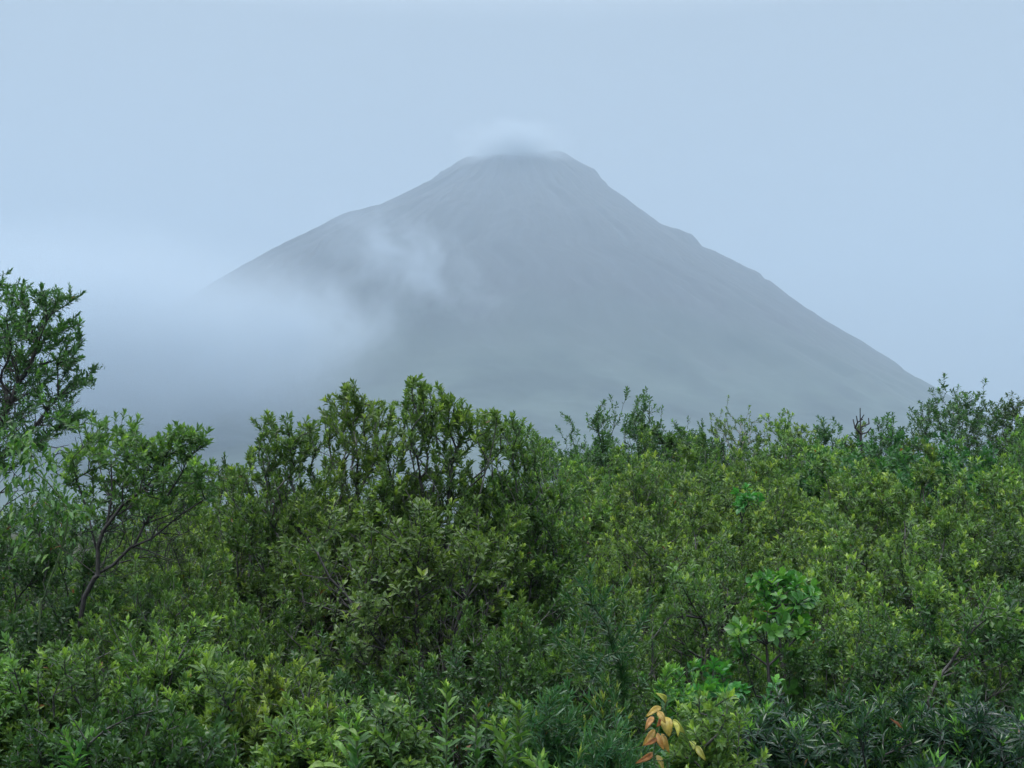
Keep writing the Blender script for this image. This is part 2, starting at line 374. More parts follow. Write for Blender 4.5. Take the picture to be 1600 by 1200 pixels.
def leaves_mesh(pos, dirv, nrm, ln, wd, tint, shape='ob', fold=0.22, droop=0.12, rng=None):
    """leaf blades folded along the midrib; 'ob' widest near the tip, 'lance' narrow, 'round' broad"""
    dirv = norm(dirv); side = norm(np.cross(nrm, dirv)); up = np.cross(dirv, side)
    L, W = ln[:, None], wd[:, None]
    if shape in ('ob', 'lance'):
        u = 0.60 if shape == 'ob' else 0.42
        V = np.stack([pos,
                      pos + dirv * L * u + side * W * .5 + up * W * fold,
                      pos + dirv * L * u * 0.95 - up * L * droop * 0.1,
                      pos + dirv * L * u - side * W * .5 + up * W * fold,
                      pos + dirv * L - up * L * droop], 1)
        T = np.array([[0, 2, 1], [0, 3, 2], [2, 4, 1], [2, 3, 4]])
    else:
        p1, p2 = (0.3, 0.72)
        w1, w2 = (0.36, 0.5) if shape == 'round' else (0.5, 0.36)
        tipx = 1.0
        V = np.stack([pos,
                      pos + dirv * L * p1 + side * W * w1 + up * W * fold,
                      pos + dirv * L * p1 - up * L * droop * 0.05,
                      pos + dirv * L * p1 - side * W * w1 + up * W * fold,
                      pos + dirv * L * p2 + side * W * w2 + up * (W * fold - L * droop * .4),
                      pos + dirv * L * p2 - up * L * droop * 0.4,
                      pos + dirv * L * p2 - side * W * w2 + up * (W * fold - L * droop * .4),
                      pos + dirv * L * tipx - up * L * droop], 1)
        T = np.array([[0, 2, 1], [0, 3, 2], [1, 2, 5], [1, 5, 4], [2, 3, 6], [2, 6, 5], [4, 5, 7], [5, 6, 7]])
    nv = V.shape[1]; n = len(pos)
    Fc = (np.arange(n) * nv)[:, None, None] + T[None]
    C = np.repeat(tint[:, None, :], nv, 1)
    return V.reshape(-1, 3), Fc.reshape(-1, 3), C.reshape(-1, 4)

def tufts(tips, axis, rng, n=12, ln=0.055, wd=0.017, spread=(12, 78), back=0.05, youth=0.25, dying=0.0015, jitter=0.25, sizes=None):
    """whorl of leaves round each shoot tip; returns leaf arrays"""
    m = len(tips); k = n
    idx = np.arange(k)[None, :] / max(1, k - 1)                     # 0 = tip, 1 = lowest
    phi = rng.uniform(0, 2 * np.pi, (m, 1)) + np.arange(k)[None, :] * 2.39996 + rng.normal(0, .2, (m, k))
    th = np.radians(spread[0] + (spread[1] - spread[0]) * idx ** 0.8 + rng.normal(0, 9, (m, k)))
    a = norm(axis); ref = np.where(np.abs(a[:, 2:3]) > 0.9, np.array([[1.0, 0, 0]]), np.array([[0, 0, 1.0]]))
    s = norm(np.cross(a, ref)); w = np.cross(a, s)
    rad = s[:, None] * np.cos(phi)[..., None] + w[:, None] * np.sin(phi)[..., None]
    d = a[:, None] * np.cos(th)[..., None] + rad * np.sin(th)[..., None]
    nr = a[:, None] * np.sin(th)[..., None] - rad * np.cos(th)[..., None] + rng.normal(0, .22, d.shape)
    p = tips[:, None] - a[:, None] * (back * idx)[..., None]
    sz = (rng.uniform(0.8, 1.15, (m, 1)) if sizes is None else sizes[:, None])
    L = ln * sz * (0.62 + 0.5 * np.sin(np.pi * (0.15 + 0.75 * idx))) * rng.uniform(1 - jitter, 1 + jitter, (m, k))
    fresh = rng.random((m, 1)) < youth
    yv = np.clip((1 - idx * 1.5), 0, 1) * np.where(fresh, rng.uniform(0.5, 1.0, (m, 1)), rng.uniform(0, 0.22, (m, 1)))
    r = np.clip(rng.uniform(0, 1, (m, 1)) * 0.55 + rng.uniform(0, 0.45, (m, k)), 0, 1)
    dy = (rng.random((m, k)) < dying).astype(float)
    tint = np.stack([r, yv, dy, np.ones_like(r)], -1)
    return [x.reshape(-1, *x.shape[2:]) for x in (p, d, nr, L, L * wd / ln * rng.uniform(.85, 1.15, (m, k)), tint)]

def stem_leaves(P, par, dr, tip, rng, length, pitch, ln, wd, ang=48, youth=0.0, dying=0.0015, young_len=0.05, curl=0.0):
    """leaves spiralling down the last stretch of each shoot"""
    pos, ax, dist = [], [], []
    for t in tip:
        i = t; run = 0.0; nxt = rng.uniform(0, pitch)
        while par[i] >= 0 and run < length:
            a, b = P[i], P[par[i]]; v = b - a; l = math.sqrt(v @ v)
            while nxt < run + l and nxt < length:
                pos.append(a + v * ((nxt - run) / l)); ax.append(dr[i]); dist.append(nxt); nxt += pitch * rng.uniform(.75, 1.25)
            run += l; i = par[i]
    if not pos: return None
    pos, ax, dist = np.array(pos), norm(np.array(ax)), np.array(dist); n = len(pos)
    phi = np.arange(n) * 2.39996 + rng.normal(0, .25, n); th = np.radians(ang + rng.normal(0, 10, n) - 22 * np.exp(-dist / young_len))
    ref = np.where(np.abs(ax[:, 2:3]) > 0.9, np.array([[1.0, 0, 0]]), np.array([[0, 0, 1.0]]))
    s = norm(np.cross(ax, ref)); w = np.cross(ax, s); rad = s * np.cos(phi)[:, None] + w * np.sin(phi)[:, None]
    d = ax * np.cos(th)[:, None] + rad * np.sin(th)[:, None]; nr = ax * np.sin(th)[:, None] - rad * np.cos(th)[:, None] + rng.normal(0, .2, d.shape)
    L = ln * rng.uniform(.78, 1.15, n) * (0.55 + 0.45 * np.clip(dist / young_len, 0, 1))
    y = np.exp(-dist / young_len) * youth
    tint = np.stack([rng.uniform(0, 1, n), np.clip(y * rng.uniform(.6, 1.2, n), 0, 1), (rng.random(n) < dying).astype(float), np.ones(n)], -1)
    return [pos, d, nr, L, L * wd / ln, tint]

def crown_targets(rng, n, rx, ry, z0, z1, per=6, shell=0.62, lump=0.28, clump=0.10, low=0.25, top_bias=1.0):
    """clumped shoot tips in a lumpy dome between z0 and z1; thins out towards its foot"""
    nc = max(4, n // per); out = []
    ph = rng.uniform(0, 6.28, 6)
    zc, rz = z0 + (z1 - z0) * 0.42, (z1 - z0) * 0.58
    while len(out) < nc:
        v = norm(rng.normal(0, 1, 3)); 
        if v[2] < 0: v[2] *= 0.72
        az = math.atan2(v[1], v[0])
        lum = 1 + lump * (math.sin(3 * az + ph[0] + 2 * v[2]) * .45 + math.sin(5 * az + ph[1] - 4 * v[2]) * .35 + math.sin(9 * az + 7 * v[2] + ph[2]) * .3)
        r = (1 - (1 - shell) * rng.random() ** 1.5) if rng.random() < 0.8 else rng.uniform(0.25, shell)
        p = np.array([v[0] * rx * r * lum, v[1] * ry * r * lum, zc + v[2] * rz * r * (1 + (lum - 1) * .6)])
        hgt = (p[2] - z0) / (z1 - z0)
        if rng.random() > low + (1 - low) * np.clip(hgt * 2.2, 0, 1) ** top_bias: continue
        if p[2] < 0.12: continue
        out.append(p)
    c = np.array(out)
    rc = clump * 1.45 * rng.uniform(.6, 1.35, (nc, 1))               # each clump is a small dome of shoots
    v = rng.normal(0, 1, (nc, per, 3)); v[..., 2] = np.abs(v[..., 2]) * .9 - .25; v /= np.linalg.norm(v, axis=-1, keepdims=True)
    t = c[:, None] + v * rc[:, None] * rng.uniform(.6, 1.05, (nc, per, 1)) * np.array([.72, .72, 1.45])
    return t.reshape(-1, 3)

# ------------------------------------------------------------------ leaf and bark materials
M = {
 'myrtle': leaf_mat('myrtle_leaf', (0.042, 0.098, 0.034), (0.130, 0.225, 0.060), (0.32, 0.45, 0.08)),
 'olive':  leaf_mat('olive_leaf', (0.042, 0.098, 0.034), (0.130, 0.230, 0.064), (0.32, 0.43, 0.08)),
 'dark':   leaf_mat('dark_leaf', (0.020, 0.058, 0.026), (0.068, 0.140, 0.044), (0.15, 0.30, 0.05), rough=.33),
 'deep':   leaf_mat('deep_green_leaf', (0.018, 0.070, 0.028), (0.048, 0.145, 0.042), (0.13, 0.28, 0.05)),
 'willow': leaf_mat('narrow_dark_leaf', (0.010, 0.034, 0.024), (0.028, 0.075, 0.040), (0.20, 0.42, 0.06), rough=.26, spec=.7),
 'fine':   leaf_mat('narrow_green_leaf', (0.020, 0.080, 0.034), (0.055, 0.150, 0.055), (0.30, 0.36, 0.06), rough=.3, spec=.6),
 'broad':  leaf_mat('broad_glossy_leaf', (0.025, 0.11, 0.032), (0.075, 0.23, 0.05), (0.16, 0.34, 0.05), rough=.3, brown=(0.45, 0.09, 0.05)),
 'vine':   leaf_mat('vine_leaf', (0.025, 0.085, 0.030), (0.07, 0.18, 0.045), (0.24, 0.38, 0.06), rough=.42),
 'bronze': leaf_mat('bronze_leaf', (0.36, 0.16, 0.045), (0.40, 0.26, 0.05), (0.28, 0.31, 0.05), rough=.42, transl=.35),
}
B = {
 'grey': bark_mat('grey_bark', (0.028, 0.026, 0.026), (0.12, 0.117, 0.113)),
 'dark': bark_mat('dark_bark', (0.017, 0.016, 0.017), (0.062, 0.058, 0.058)),
 'pale': bark_mat('pale_bark', (0.16, 0.155, 0.145), (0.34, 0.33, 0.31)),
 'green': bark_mat('green_stem', (0.03, 0.06, 0.02), (0.08, 0.12, 0.04)),
}

SPEC = dict(
 myrtle=dict(leaf='myrtle', bark='grey', n=11, ln=.046, wd=.0165, spread=(8, 60), back=.045, youth=.32, shape='ob', rmin=.0017, expo=.38),
 olive=dict(leaf='olive', bark='grey', n=10, ln=.047, wd=.018, spread=(12, 68), back=.04, youth=.36, shape='ob', rmin=.0018, expo=.38),
 dark=dict(leaf='dark', bark='dark', n=10, ln=.052, wd=.021, spread=(15, 85), back=.06, youth=.10, shape='ob', rmin=.0015, expo=.38),
 deep=dict(leaf='deep', bark='dark', n=11, ln=.065, wd=.028, spread=(15, 90), back=.06, youth=.12, shape='ob', rmin=.0015, expo=.38),
 tree=dict(leaf='dark', bark='dark', n=13, ln=.052, wd=.016, spread=(8, 58), back=.09, youth=.14, shape='ob', rmin=.0018, expo=.40),
 willow=dict(leaf='willow', bark='dark', n=14, ln=.056, wd=.0105, spread=(8, 80), back=.055, youth=.16, shape='lance', rmin=.0015, expo=.38),
 broad=dict(leaf='broad', bark='dark', n=8, ln=.060, wd=.031, spread=(24, 84), back=.035, youth=.25, shape='round', rmin=.0022, expo=.40),
 fine=dict(leaf='fine', bark='green', n=10, ln=.052, wd=.0095, spread=(6, 42), back=.05, youth=.12, shape='lance', rmin=.0015, expo=.38),
 sprout=dict(leaf='vine', bark='green', n=8, ln=.042, wd=.014, spread=(6, 50), back=.04, youth=.85, shape='ob', rmin=.0015, expo=.4),
)

def plant_meshes(spec, targets, roots, rng, root_obj, crown_name, stem_name, bare=0.12, sides=4, up=0.45, outw=0.25, extra_leaf=None, lenscale=1.0, young_part=False, alpha=.32, step=.11, jit=.012, rmax=9, up_end=.35, paths=(), stem_leaf=.16, over=None, per=None):
    s = dict(SPEC[spec], **(over or {}))
    nb = int(len(targets) * bare)
    allT = targets
    if nb:                                                           # leafless twigs deeper inside the crown
        c = np.mean(targets, 0); b = targets[rng.integers(0, len(targets), nb)]
        b = c + (b - c) * rng.uniform(.45, .98, (nb, 1)); b[:, 2] -= rng.uniform(0, .25, nb) * (b[:, 2].clip(0, 2)); allT = np.vstack([targets, b])
    P, par, dr, tip, plen = grow([np.array(r) for r in roots], allT, rng, alpha=alpha, step=step, jit=jit, up_end=up_end, paths=paths)
    V, Fq, rad = tubes(P, par, dr, tip, s['rmin'], s['expo'], sides, rmax)
    mesh_obj(stem_name, V, Fq, B[s['bark']], root_obj, smooth=True)
    lt = tip[:len(targets)]; tp = P[lt]; c0 = np.mean(targets, 0); o = norm((tp - c0) * np.array([1, 1, .6]))
    ax = norm(norm(dr[lt]) + np.array([0, 0, up]) + o * outw + rng.normal(0, .16, tp.shape))
    parts = [tufts(tp, ax, rng, s['n'], s['ln'] * lenscale, s['wd'] * lenscale, s['spread'], s['back'], s['youth'])]
    sl = stem_leaves(P, par, dr, lt, rng, stem_leaf, .024, s['ln'] * .85 * lenscale, s['wd'] * .9 * lenscale, 50)
    if sl is not None: parts.append(sl)
    arr = [np.concatenate([p[i] for p in parts]) for i in range(6)]
    if young_part:
        y = arr[5][:, 1] > .42
        if y.any():
            mesh_obj('young_leaves', *leaves_mesh(*[a[y] for a in arr[:5]], arr[5][y], s['shape'])[:2], M[s['leaf']], root_obj, attr=('tint', np.repeat(arr[5][y], 8 if s['shape'] in ('round', 'oval') else 5, 0)))
        arr = [a[~y] for a in arr]
    V, T, C = leaves_mesh(*arr, s['shape'])
    mesh_obj(crown_name, V, T, M[s['leaf']], root_obj, attr=('tint', C))

def root_empty(name, loc, rz=0):
    o = bpy.data.objects.new(name, None); col.objects.link(o); o.location = loc; o.rotation_euler = (0, 0, rz); o.empty_display_size = .2
    return o

def base_at(px, Y):
    x = (px - 800) / F * Y
    return Vector((x, Y, float(ground_z(np.array([x]), np.array([Y]))[0]) - 0.02))

def top_z(py, Y): return CAMZ + (HOR - py) / F * Y

PROTO_H, PROTO_R = 2.4, 1.25
protos = {}
def make_proto(key, spec, seed, n, rx, z0, z1, **kw):
    """first plant of a kind; it is moved to its own place, later ones are copies of it"""
    rng = np.random.default_rng(seed); kind = kw.pop('kind', 'shrub'); ct = {k: kw.pop(k) for k in list(kw) if k in ('per', 'shell', 'lump', 'clump', 'low', 'top_bias')}
    T = crown_targets(rng, n, rx, rx, z0, z1, **ct)
    roots = [(rng.normal(0, .09), rng.normal(0, .09), 0) for _ in range(kw.pop('stems', 4))]
    r = root_empty(kind, (0, 0, 0))
    plant_meshes(spec, T, roots, rng, r, 'foliage' if kind == 'shrub' else 'crown', 'stems' if kind == 'shrub' else 'trunk', **kw)
    protos[key] = [r, 0, float(np.percentile(T[:, 2], 93)), rx]
    return r

def place(key, px, Y, py, label, cat='shrub', group=None, wpx=None, rz=None, seed=0):
    pr = protos[key]
    rnd = random.Random(seed * 7919 + int(px) * 31 + int(py))
    if pr[1] == 0: o = pr[0]
    else:
        o = pr[0].copy(); col.objects.link(o)
        for ch in pr[0].children:
            c = ch.copy(); col.objects.link(c); c.parent = o
    pr[1] += 1
    b = base_at(px, Y); o.location = b
    sz = (top_z(py, Y) - b.z) / pr[2]; sx = sz if wpx is None else min(1.2 * sz, max(.88 * sz, (wpx / 2 / F * Y) / pr[3]))
    o.scale = (sx, sx, sz); o.rotation_euler = (0, 0, rnd.uniform(0, 6.28) if rz is None else rz)
    tag(o, label, cat, group)
    return o

def hero(kind, spec, Y, root_px, clusters, label, cat, seed, dome=None, group=None, dy=.25, roots=1, kn=.6, kr=1.2, vz=1.1, **kw):
    """a plant with its own outline: shoot clusters at (px, py, count, radius px) around depth Y, over an optional dome (n, px, rx_px, py_foot, py_top)"""
    rng = np.random.default_rng(seed); b = base_at(root_px, Y); T = []
    for c in clusters:
        px, py, n = c[:3]; n = max(2, round(n * kn)); rp = (c[3] if len(c) > 3 else 16) / F * Y * kr; oy = rng.normal(0, dy)
        p = np.array(pt(px, py, Y + oy)); T.append(p + rng.normal(0, 1, (n, 3)) * np.array([rp, rp * 1.2, rp * vz]))
    if dome is not None:
        for dm in (dome if isinstance(dome, list) else [dome]):
            n, px, rxp, pf, ptop = dm[:5]; rx = rxp / F * Y; z0, z1 = top_z(pf, Y) - b.z, top_z(ptop, Y) - b.z
            t = crown_targets(rng, n, rx, min(rx, 1.1), max(z0, .15), z1, **(dm[5] if len(dm) > 5 else {}))
            t[:, 0] += (px - 800) / F * Y; t[:, 1] += Y; t[:, 2] += b.z; T.append(t)
    T = np.vstack(T) - np.array(b)
    paths = [[np.array(pt(*q, Y + (q2 if False else 0)) if len(q) == 2 else pt(*q)) - np.array(b) for q in pth] for pth in kw.pop('paths', ())]
    o = root_empty(kind, b)
    rt = [(rng.normal(0, .07) * (roots > 1), rng.normal(0, .07) * (roots > 1), 0) for _ in range(roots)]
    istree = kind in ('tree', 'dead_tree')
    plant_meshes(spec, T, rt, rng, o, 'crown' if istree else 'foliage', 'trunk' if istree else 'stems', paths=paths, **kw)
    return tag(o, label, cat, group)

SH = 'shrubs growing on the slope below the volcano'; TR = 'trees on the skyline behind the shrubs'; FR = 'leafy shoots along the bottom edge'
up_kw = dict(low=.06, shell=.55)
make_proto('olive_a', 'olive', 11, 1900, 1.25, .8, 2.4, stems=5, per=14, clump=.11, lenscale=1.1, bare=1.0, **up_kw)
make_proto('olive_b', 'olive', 12, 1900, 1.25, .8, 2.4, lump=.4, stems=4, per=13, clump=.12, lenscale=1.15, bare=1.0, **up_kw)
make_proto('myrtle_a', 'myrtle', 13, 2000, 1.25, .7, 2.4, lump=.3, stems=4, per=13, clump=.11, bare=1.0, **up_kw)
make_proto('myrtle_b', 'myrtle', 14, 1900, 1.2, .7, 2.4, lump=.45, stems=5, per=12, clump=.12, bare=1.0, **up_kw)
make_proto('deep_a', 'deep', 15, 2600, 1.35, .7, 2.2, lump=.2, low=.15, bare=.15)
make_proto('dark_a', 'dark', 18, 2000, 1.25, .7, 2.4, lump=.4, clump=.14, per=14, bare=.2, low=.1)
make_proto('dark_b', 'dark', 19, 2000, 1.1, .7, 2.5, lump=.5, clump=.13, per=13, bare=.2, low=.1)

ROWS = [
 # farthest row, its tops against the mountain
 ('dark_a',905,21,722,230,'small dark rounded shrub at the left end of the far treeline'),
 ('dark_b',968,20,668,190,'tallest dark bushy crown on the far treeline, just right of the gap below the volcano'),
 ('dark_a',1085,20,700,190,'dull green skyline shrub between the drooping dark sprays and the pale stemmed tree'),
 ('olive_b',1165,20,722,210,'yellowish shrub around the foot of the pale stemmed tree on the skyline'),
 ('myrtle_b',1235,19,704,200,'green skyline shrub under the thin double headed sapling'),
 ('dark_b',1395,19,706,170,'dusky low shrub on the skyline right of the leafless dead tree'),
 ('olive_a',1345,19,715,180,'olive shrub around the foot of the leafless dead tree'),
 ('dark_a',1590,20,700,190,'dark shrub on the skyline at the right edge of the view'),
 # second row
 ('myrtle_a',885,15,742,240,'bright green shrub below the notch in the treeline'),
 ('olive_a',1000,15,735,260,'olive shrub in front of the tallest dark bushy crown'),
 ('olive_b',1115,15,728,260,'yellow green shrub just above the small clump of broad bright leaves'),
 ('olive_a',1235,15,722,250,'olive shrub below the thin double headed sapling, second row from the skyline'),
 ('deep_a',1370,14.5,742,260,'deep green dense shrub with blue shadows in the far middle right'),
 ('deep_a',1500,13.5,745,290,'deep green dense shrub spreading beneath the open crowned tree on the right'),
 ('myrtle_b',1590,13,718,260,'fresh green shrub climbing to the right edge under the skyline trees'),
 # third row
 ('myrtle_b',930,11,778,300,'leafy green shrub with yellow shoots right of the big central thicket'),
 ('olive_b',1050,11,762,280,'olive shrub with yellow tips left of the small clump of broad bright leaves'),
 ('olive_a',1190,11,790,290,'twiggy olive shrub right below the small clump of broad bright leaves'),
 ('olive_b',1310,11,775,300,'pale olive shrub in front of the deep green dense shrub with blue shadows'),
 ('olive_a',1440,11,768,300,'wide flat topped olive shrub in the middle of the right half'),
 ('olive_b',1570,10.5,768,300,'olive shrub at the right edge below the fresh green one'),
 # fourth row
 ('myrtle_a',985,8.6,858,320,'green shrub behind the tall narrow leaved plant'),
 ('olive_a',1095,8.6,862,330,'fine twigged olive shrub left of the large broad leaved shrub'),
 ('olive_b',1290,8.6,862,330,'olive shrub behind and right of the large broad leaved shrub'),
 ('olive_a',1420,8.4,848,330,'tangled olive shrub above the leaning pale limb'),
 ('dark_a',1560,8.2,868,330,'dense dark shrub at the right edge behind the leaning pale limb'),
 # fifth row
 ('olive_b',1330,6.8,925,330,'yellow topped olive shrub right of the large broad leaved shrub'),
 ('olive_a',1425,6.4,992,280,'low olive shrub with flat yellow green top just left of the leaning pale limb'),
 ('dark_a',1590,6.0,985,320,'dark small leaved shrub at the right edge, right of the leaning pale limb'),
 ('myrtle_b',1085,6.6,965,290,'shadowy green shrub between the narrow leaved plant and the broad leaved shrub'),
 ('dark_b',1300,5.6,1045,300,'dark twiggy shrub below the broad leaved shrub, behind the glossy dark thicket'),
 # left half, behind the trees
 ('dark_a',60,14,800,260,'dim bluish shrub far behind the tall tree at the left edge'),
 ('myrtle_a',345,13,770,230,'green shrub in the dip between the leaning tree and the central thicket'),
 ('dark_b',250,12,805,260,'dull shrub seen through the bare limbs of the leaning tree'),
 ('myrtle_b',150,9,880,330,'green shrub behind the trunk of the leaning tree'),
 ('myrtle_a',330,8.5,850,330,'green shrub right of the leaning tree, its top level with the fork of the trunk'),
 ('olive_a',400,10.5,775,260,'yellowish green shrub on the left shoulder of the central thicket'),
 ('dark_b',20,6.5,880,290,'shadowed shrub at the left edge beneath the climbing vine'),
 ('myrtle_b',300,6.2,950,330,'green shrub behind the yellow tipped shoots at lower left'),
 ('myrtle_a',420,6.0,1000,300,'green shrub in front of the left half of the central thicket'),
 ('dark_a',525,5.4,1075,240,'dark green shrub at lower centre left of the black forked trunk'),
 ('myrtle_b',835,5.8,995,260,'green shrub right of the black forked trunk'),
 ('dark_a',870,5.6,1050,260,'dark green shrub left of the tall narrow leaved plant'),
]
for i, r in enumerate(ROWS): place(r[0], r[1], r[2], r[3], r[5], 'shrub', SH, wpx=r[4], seed=i)

# ------------------------------------------------------------------ skyline trees, each with its own outline
hero('tree', 'dark', 18, 1490, [(1478,628,26,11),(1462,645,26,14),(1500,632,30,14),(1447,655,16,9),(1500,650,40,18),(1525,640,26,13),(1475,665,30,16),(1450,675,16,10),(1535,655,26,13),(1515,675,30,16),(1495,690,20,14),(1438,650,8,6)],
     'open crowned tree with dark thin limbs, highest on the right skyline', 'tree', 51, group=TR, kn=.95, bare=.4, lenscale=1.25, dy=.5, roots=2)
hero('tree', 'dark', 18.5, 1575, [(1558,642,16,8),(1572,636,14,8),(1588,635,12,6),(1592,650,12,8),(1560,660,22,11),(1580,668,26,13),(1598,665,18,8),(1612,650,30,14),(1605,680,30,14),(1625,665,26,14),(1550,676,14,9)],
     'slender open tree with few leaf clumps, cut by the right edge of the skyline', 'tree', 52, group=TR, kn=1.1, bare=.4, lenscale=1.25, dy=.5)
hero('tree', 'olive', 18, 1145, [(1125,660,14,7),(1138,658,16,8),(1150,664,12,7),(1165,660,12,7),(1175,668,14,8),(1128,675,12,8),(1172,680,14,9),(1145,675,8,8),(1185,685,16,9)],
     'thin tree with several pale upright stems on the middle of the skyline', 'tree', 53, group=TR, bare=.5, over=dict(bark='pale', rmin=.0025, leaf='myrtle'), roots=5, dy=.2)
hero('tree', 'dark', 17.5, 1290, [(1285,668,18,7),(1294,672,22,9),(1284,684,22,10),(1300,690,20,9),(1288,700,26,12),(1296,712,24,12)],
     'compact round leaved green tree left of the leafless dead tree', 'tree', 54, group=TR, over=dict(leaf='deep'), lenscale=1.2, dy=.15)
hero('tree', 'olive', 15.5, 1218, [(1208,661,9,5),(1216,656,9,5),(1227,655,10,5),(1222,668,6,4),(1231,672,6,4)],
     'thin sapling with two small leaf heads sticking above the skyline', 'tree', 55, group=TR, bare=.1, lenscale=1.2, dy=.1)
hero('tree', 'olive', 15.5, 1249, [(1245,678,12,6),(1252,675,12,6),(1248,688,16,8),(1240,690,8,6)],
     'short yellow headed sapling right of the double headed one', 'tree', 56, group=TR, over=dict(youth=.8), lenscale=1.2, dy=.1)
hero('tree', 'dark', 18, 1385, [(1372,662,10,5),(1390,658,13,6),(1391,670,12,6),(1375,678,12,7),(1404,680,9,5),(1382,692,22,11),(1366,690,14,8),(1398,695,14,8)],
     'spindly tree with separate leaf clumps right of the leafless dead tree', 'tree', 57, group=TR, bare=.5, lenscale=1.3, dy=.2)
hero('tree', 'dark', 12.5, 837, [(838,678,8,5),(832,690,14,7),(843,695,16,8),(834,708,20,9),(846,715,22,10),(838,728,26,12)],
     'narrow pointed small tree at the right shoulder of the central thicket', 'tree', 58, group=TR, over=dict(leaf='myrtle'), dy=.12)
hero('tree', 'dark', 18.5, 1040, [(1050,700,30,14),(1070,702,26,12),(1030,698,22,12),(1088,692,18,9),(1040,715,40,18),(1075,715,40,18)],
     'dusky tree on the skyline carrying drooping sprays of large dark leaves', 'tree', 59, group=TR, lenscale=1.2)
hero('tree', 'broad', 18, 1036, [(1012,676,5,5),(1022,680,5,5),(1031,678,4,4),(1048,686,5,5),(1058,690,4,4),(1066,682,3,4)],
     'spray of large blackish leaves hanging above the dusky skyline tree', 'tree', 60, group=TR, over=dict(leaf='dark', n=8), lenscale=1.7, dy=.1)
hero('tree', 'tree', 12, 356, [(354,722,5,3),(350,735,6,5),(360,738,6,5),(345,748,8,6),(362,750,10,7)],
     'tiny pointed treetop poking up left of the central thicket', 'tree', 61, group=TR, dy=.05)

def dead_tree():
    rng = np.random.default_rng(62); Y = 17.5; b = base_at(1345, Y); o = root_empty('dead_tree', b)
    T = [np.array(pt(px, py, Y + rng.normal(0, .1))) - np.array(b) for px, py in
         [(1344,638),(1338,650),(1350,648),(1357,653),(1340,660),(1358,662),(1336,668),(1348,655),(1361,668),(1333,655),(1355,676),(1338,684),(1360,690),(1330,676),(1352,700),(1338,705)]]
    P, par, dr, tip, pl = grow([np.zeros(3)], np.array(T), rng, up_end=.8, jit=.02, paths=[[np.array(pt(1346, 700, Y)) - np.array(b), np.array(pt(1344, 645, Y)) - np.array(b)]])
    V, Fq, r = tubes(P, par, dr, tip, .008, .4, 5)
    mesh_obj('trunk', V, Fq, B['dark'], o, smooth=True)
    tag(o, 'leafless dead tree with bare upright branches standing above the skyline', 'dead tree', TR)
dead_tree()

# ------------------------------------------------------------------ the two trees at the left
hero('tree', 'tree', 7.5, -70, [(30,455,18,12),(60,458,12,10),(15,520,22,16),(45,530,20,14),(75,535,16,12),(35,555,20,14),(100,525,14,10),(60,580,16,12),(5,448,22,14),(25,468,20,14),(40,480,18,13),(72,468,20,13),(88,462,18,10),(108,459,14,9),(90,480,20,12),(66,484,14,10),(112,502,14,9),(120,515,16,10),(118,535,8,8),(98,498,12,9),(48,502,22,14),(25,505,24,15),(2,500,30,18),(60,512,20,12),(84,515,14,10),
      (105,545,16,10),(98,560,14,9),(52,560,16,13),(10,540,26,20),(30,575,22,16),(80,575,14,11),(116,556,10,8),(118,572,12,8),(122,590,12,9),(110,598,22,12),(148,577,7,4),(142,590,4,4),(132,598,3,4),(92,606,18,12),(62,600,20,14),(20,610,34,20),(118,640,18,10),(128,648,10,8),(95,640,22,14),(60,640,30,18),(20,650,50,24),(75,668,22,16),(110,660,10,9),(40,690,40,22),(5,700,50,24)],
     'tall dark tree with open twisted limbs, highest plant, cut by the left edge', 'tree', 71, dome=(700, -170, 150, 760, 440), kn=.5, kr=.95, bare=1.1, lenscale=.88, dy=.3, roots=1,
     paths=[[(-60, 1000), (-50, 850), (-40, 740), (0, 660), (30, 600), (60, 540)], [(-40, 740), (40, 690), (75, 640)], [(-50, 850), (-70, 600), (-50, 500)]], over=dict(rmin=.0017))
hero('tree', 'myrtle', 6.3, 30, [(135,676,14,12),(155,671,10,9),(120,706,14,11),(112,728,10,9),(148,716,14,12),(175,684,26,15),(200,671,16,9),(203,684,14,9),(190,701,24,14),(165,711,14,12),(238,698,16,10),(252,696,20,12),(278,671,10,6),(285,684,16,9),(300,681,20,10),(305,696,18,10),(270,711,20,13),(290,716,20,12),(308,728,16,10),(285,741,18,12),(250,726,20,13),(220,736,26,15),(200,751,24,15),
      (160,761,20,13),(132,746,14,11),(180,736,18,13),(310,751,14,10),(320,768,8,7),(335,768,4,5),(270,761,18,13),(240,766,20,14),(300,781,12,10),(150,791,10,10),(200,786,12,11),(105,741,6,6)],
     'leaning tree with bare forked limbs and leafy tips, right of the tallest left tree', 'tree', 72, kn=.75, kr=1.3, vz=.9, bare=1.2, dy=.22, jit=.014, lenscale=.9, alpha=.2,
     paths=[[(52, 1086), (75, 1045), (100, 1010), (122, 975), (132, 935), (150, 900)], [(150, 900), (152, 860), (162, 830), (190, 790), (225, 765), (250, 735)], [(150, 900), (175, 880), (205, 855), (240, 840), (285, 805), (320, 780)],
            [(205, 855), (225, 820), (255, 790), (285, 740)], [(152, 860), (135, 800), (115, 750)], [(162, 830), (172, 780), (175, 720)]], over=dict(rmin=.0012, expo=.36, bark='dark'))

